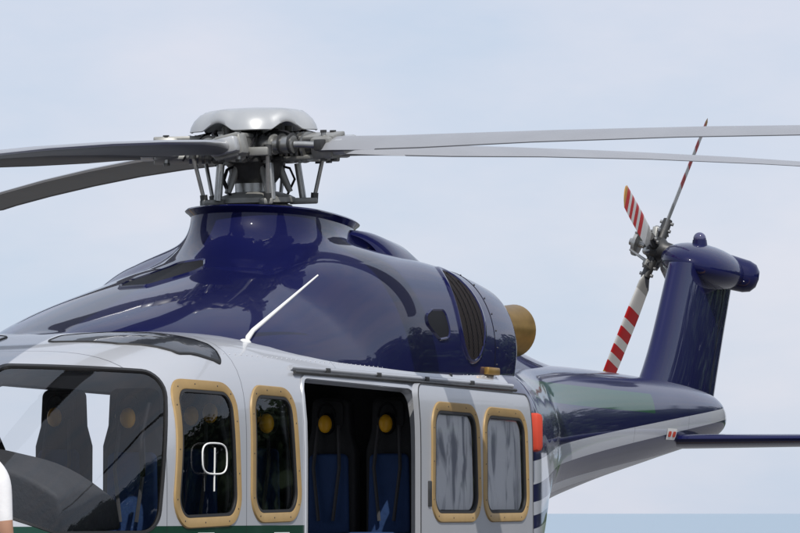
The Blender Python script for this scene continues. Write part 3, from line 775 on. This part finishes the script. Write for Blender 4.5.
# ------------------------------------------------------------ person
def person(base,face):
    sk=mat('skin',(.42,.23,.15),.55,noise=.08); sh=mat('shirt_white',(.72,.72,.73),.85,bump=.5,bscale=12,noise=.06,nscale=5); tr_=mat('trousers',(.03,.035,.05),.85); ha=mat('hair',(.02,.013,.01),.6); shoe=mat('shoes',(.02,.02,.02),.5)
    J=[('pel',0,0,.93,.15,.11),('waist',0,0,1.08,.145,.10),('chest',0,0,1.27,.17,.115),('up',0,0,1.40,.14,.09),('neck',0,0,1.49,.058,.058),('head0',.02,0,1.58,.07,.08),('head1',.02,0,1.68,.078,.095),('head2',.01,0,1.75,.05,.065)]
    vs=[];rad=[];ed=[]
    def add(p,r,par=None):
        vs.append(p); rad.append(r)
        if par is not None: ed.append((par,len(vs)-1))
        return len(vs)-1
    prev=None; id={}
    for nme,x,y,z,rx,ry in J:
        prev=add((x,y,z),(rx,ry),prev); id[nme]=prev
    for s in(-1,1):
        a=add((0,s*.165,1.40),(.068,.068),id['up']); b=add((0,s*.205,1.36),(.062,.062),a); c=add((-.02,s*.235,1.13),(.044,.044),b); d=add((.06,s*.25,.90),(.028,.032),c)
        h=add((.08,s*.25,.83),(.04,.02),d)
        for q in range(4):
            L=[.08,.09,.085,.065][q]; k=add((.105-.024*q,s*.25,.785),(.0095,.0095),h); k2=add((.108-.024*q,s*.247,.785-L*.5),(.0088,.0088),k); add((.103-.024*q,s*.24,.785-L*.95),(.0075,.0075),k2)
        t=add((.125,s*.238,.82),(.011,.011),h); add((.145,s*.23,.775),(.009,.009),t)
        g=add((0,s*.095,.86),(.095,.09),id['pel']); k=add((.015,s*.105,.50),(.062,.06),g); m=add((-.01,s*.11,.30),(.055,.052),k); n_=add((-.02,s*.115,.09),(.038,.038),m); add((.05,s*.12,.045),(.04,.045),n_); add((.14,s*.125,.035),(.035,.04),len(vs)-1)
    me=bpy.data.meshes.new('person'); me.from_pydata(vs,ed,[]); o=bpy.data.objects.new('person',me); coll.objects.link(o)
    o.modifiers.new('s','SKIN'); sl=me.skin_vertices[0].data
    for i,r in enumerate(rad): sl[i].radius=r
    sl[0].use_root=True
    ss=o.modifiers.new('ss','SUBSURF'); ss.levels=2; ss.render_levels=2
    apply(o); me=o.data
    for m in(sk,sh,tr_,ha,shoe): me.materials.append(m)
    for p in me.polygons:
        c=p.center
        if c.z<.09: i=4
        elif c.z<.95 and abs(c.y)<.215: i=2
        elif c.z<1.47 and (abs(c.y)<.19 or c.z>1.16): i=1
        elif c.z>1.66 and (c.x<.06 or c.z>1.75): i=3
        else: i=0
        p.material_index=i
    me.shade_smooth(); o.location=base; o.rotation_euler=(0,0,face)
    for s in(-1,1):
        ellipsoid('eye',(.095,s*.032,1.665),(.012,.014,.009),white,parent=o,nu=12,nv=8); ellipsoid('ear',(.01,s*.082,1.65),(.018,.01,.032),sk,parent=o,nu=12,nv=8)
    ellipsoid('nose',(.112,0,1.64),(.018,.014,.026),sk,parent=o,nu=12,nv=8); ellipsoid('mouth',(.10,0,1.60),(.010,.026,.007),mat('lips',(.35,.12,.1),.5),parent=o,nu=12,nv=8)
    return o
CAM=Vector((22.83,10.22,1.6))
person(Vector((6.453,1.372,G)),math.radians(190))
# ------------------------------------------------------------ world, sun, camera
w=bpy.data.worlds.new('World'); scene.world=w; w.use_nodes=True; nt=w.node_tree; bg=nt.nodes['Background']
az=Vector((.80,.60)); el=math.radians(50)
sky=nt.nodes.new('ShaderNodeTexSky'); sky.sky_type='NISHITA'; sky.sun_disc=False; sky.sun_elevation=el; sky.sun_rotation=math.atan2(az.x,az.y)
tc=nt.nodes.new('ShaderNodeTexCoord'); mp=nt.nodes.new('ShaderNodeMapping'); mp.inputs['Scale'].default_value=(5,5,14)
nz=nt.nodes.new('ShaderNodeTexNoise'); nz.inputs['Scale'].default_value=1.3; nz.inputs['Detail'].default_value=6; nz.inputs['Roughness'].default_value=.55
nt.links.new(tc.outputs['Generated'],mp.inputs[0]); nt.links.new(mp.outputs[0],nz.inputs['Vector'])
cr=nt.nodes.new('ShaderNodeValToRGB'); e=cr.color_ramp.elements; e[0].position=.35; e[0].color=(.58,.68,.84,1); e[1].position=.68; e[1].color=(.77,.78,.88,1)
nt.links.new(nz.outputs['Fac'],cr.inputs[0])
sc=nt.nodes.new('ShaderNodeMix'); sc.data_type='RGBA'; sc.blend_type='MULTIPLY'; sc.inputs['Factor'].default_value=1; sc.inputs['B'].default_value=(10,10,10,1)
nt.links.new(cr.outputs[0],sc.inputs['A'])
mx=nt.nodes.new('ShaderNodeMix'); mx.data_type='RGBA'; mx.inputs['Factor'].default_value=.88
nt.links.new(sky.outputs[0],mx.inputs['A']); nt.links.new(sc.outputs['Result'],mx.inputs['B']); nt.links.new(mx.outputs['Result'],bg.inputs['Color'])
bg.inputs['Strength'].default_value=.1
sun=bpy.data.lights.new('sun','SUN'); sun.energy=3.6; sun.angle=math.radians(.5); sun.color=(1,.96,.9)
so=bpy.data.objects.new('sun',sun); coll.objects.link(so)
sd=Vector((az.x*math.cos(el),az.y*math.cos(el),math.sin(el)))
so.rotation_euler=sd.to_track_quat('Z','Y').to_euler()
cam=bpy.data.cameras.new('camera'); co=bpy.data.objects.new('camera',cam); coll.objects.link(co)
cam.sensor_width=36; cam.lens=3950/800*36; cam.clip_start=.5; cam.clip_end=90000
co.location=CAM
pt=math.atan(246.5/3950); d=LOOK*math.cos(pt)+Vector((0,0,1))*math.sin(pt)
co.rotation_euler=d.to_track_quat('-Z','Y').to_euler()
scene.camera=co
scene.view_settings.view_transform='Standard'; scene.view_settings.look='None'; scene.view_settings.exposure=0
print('DONE')
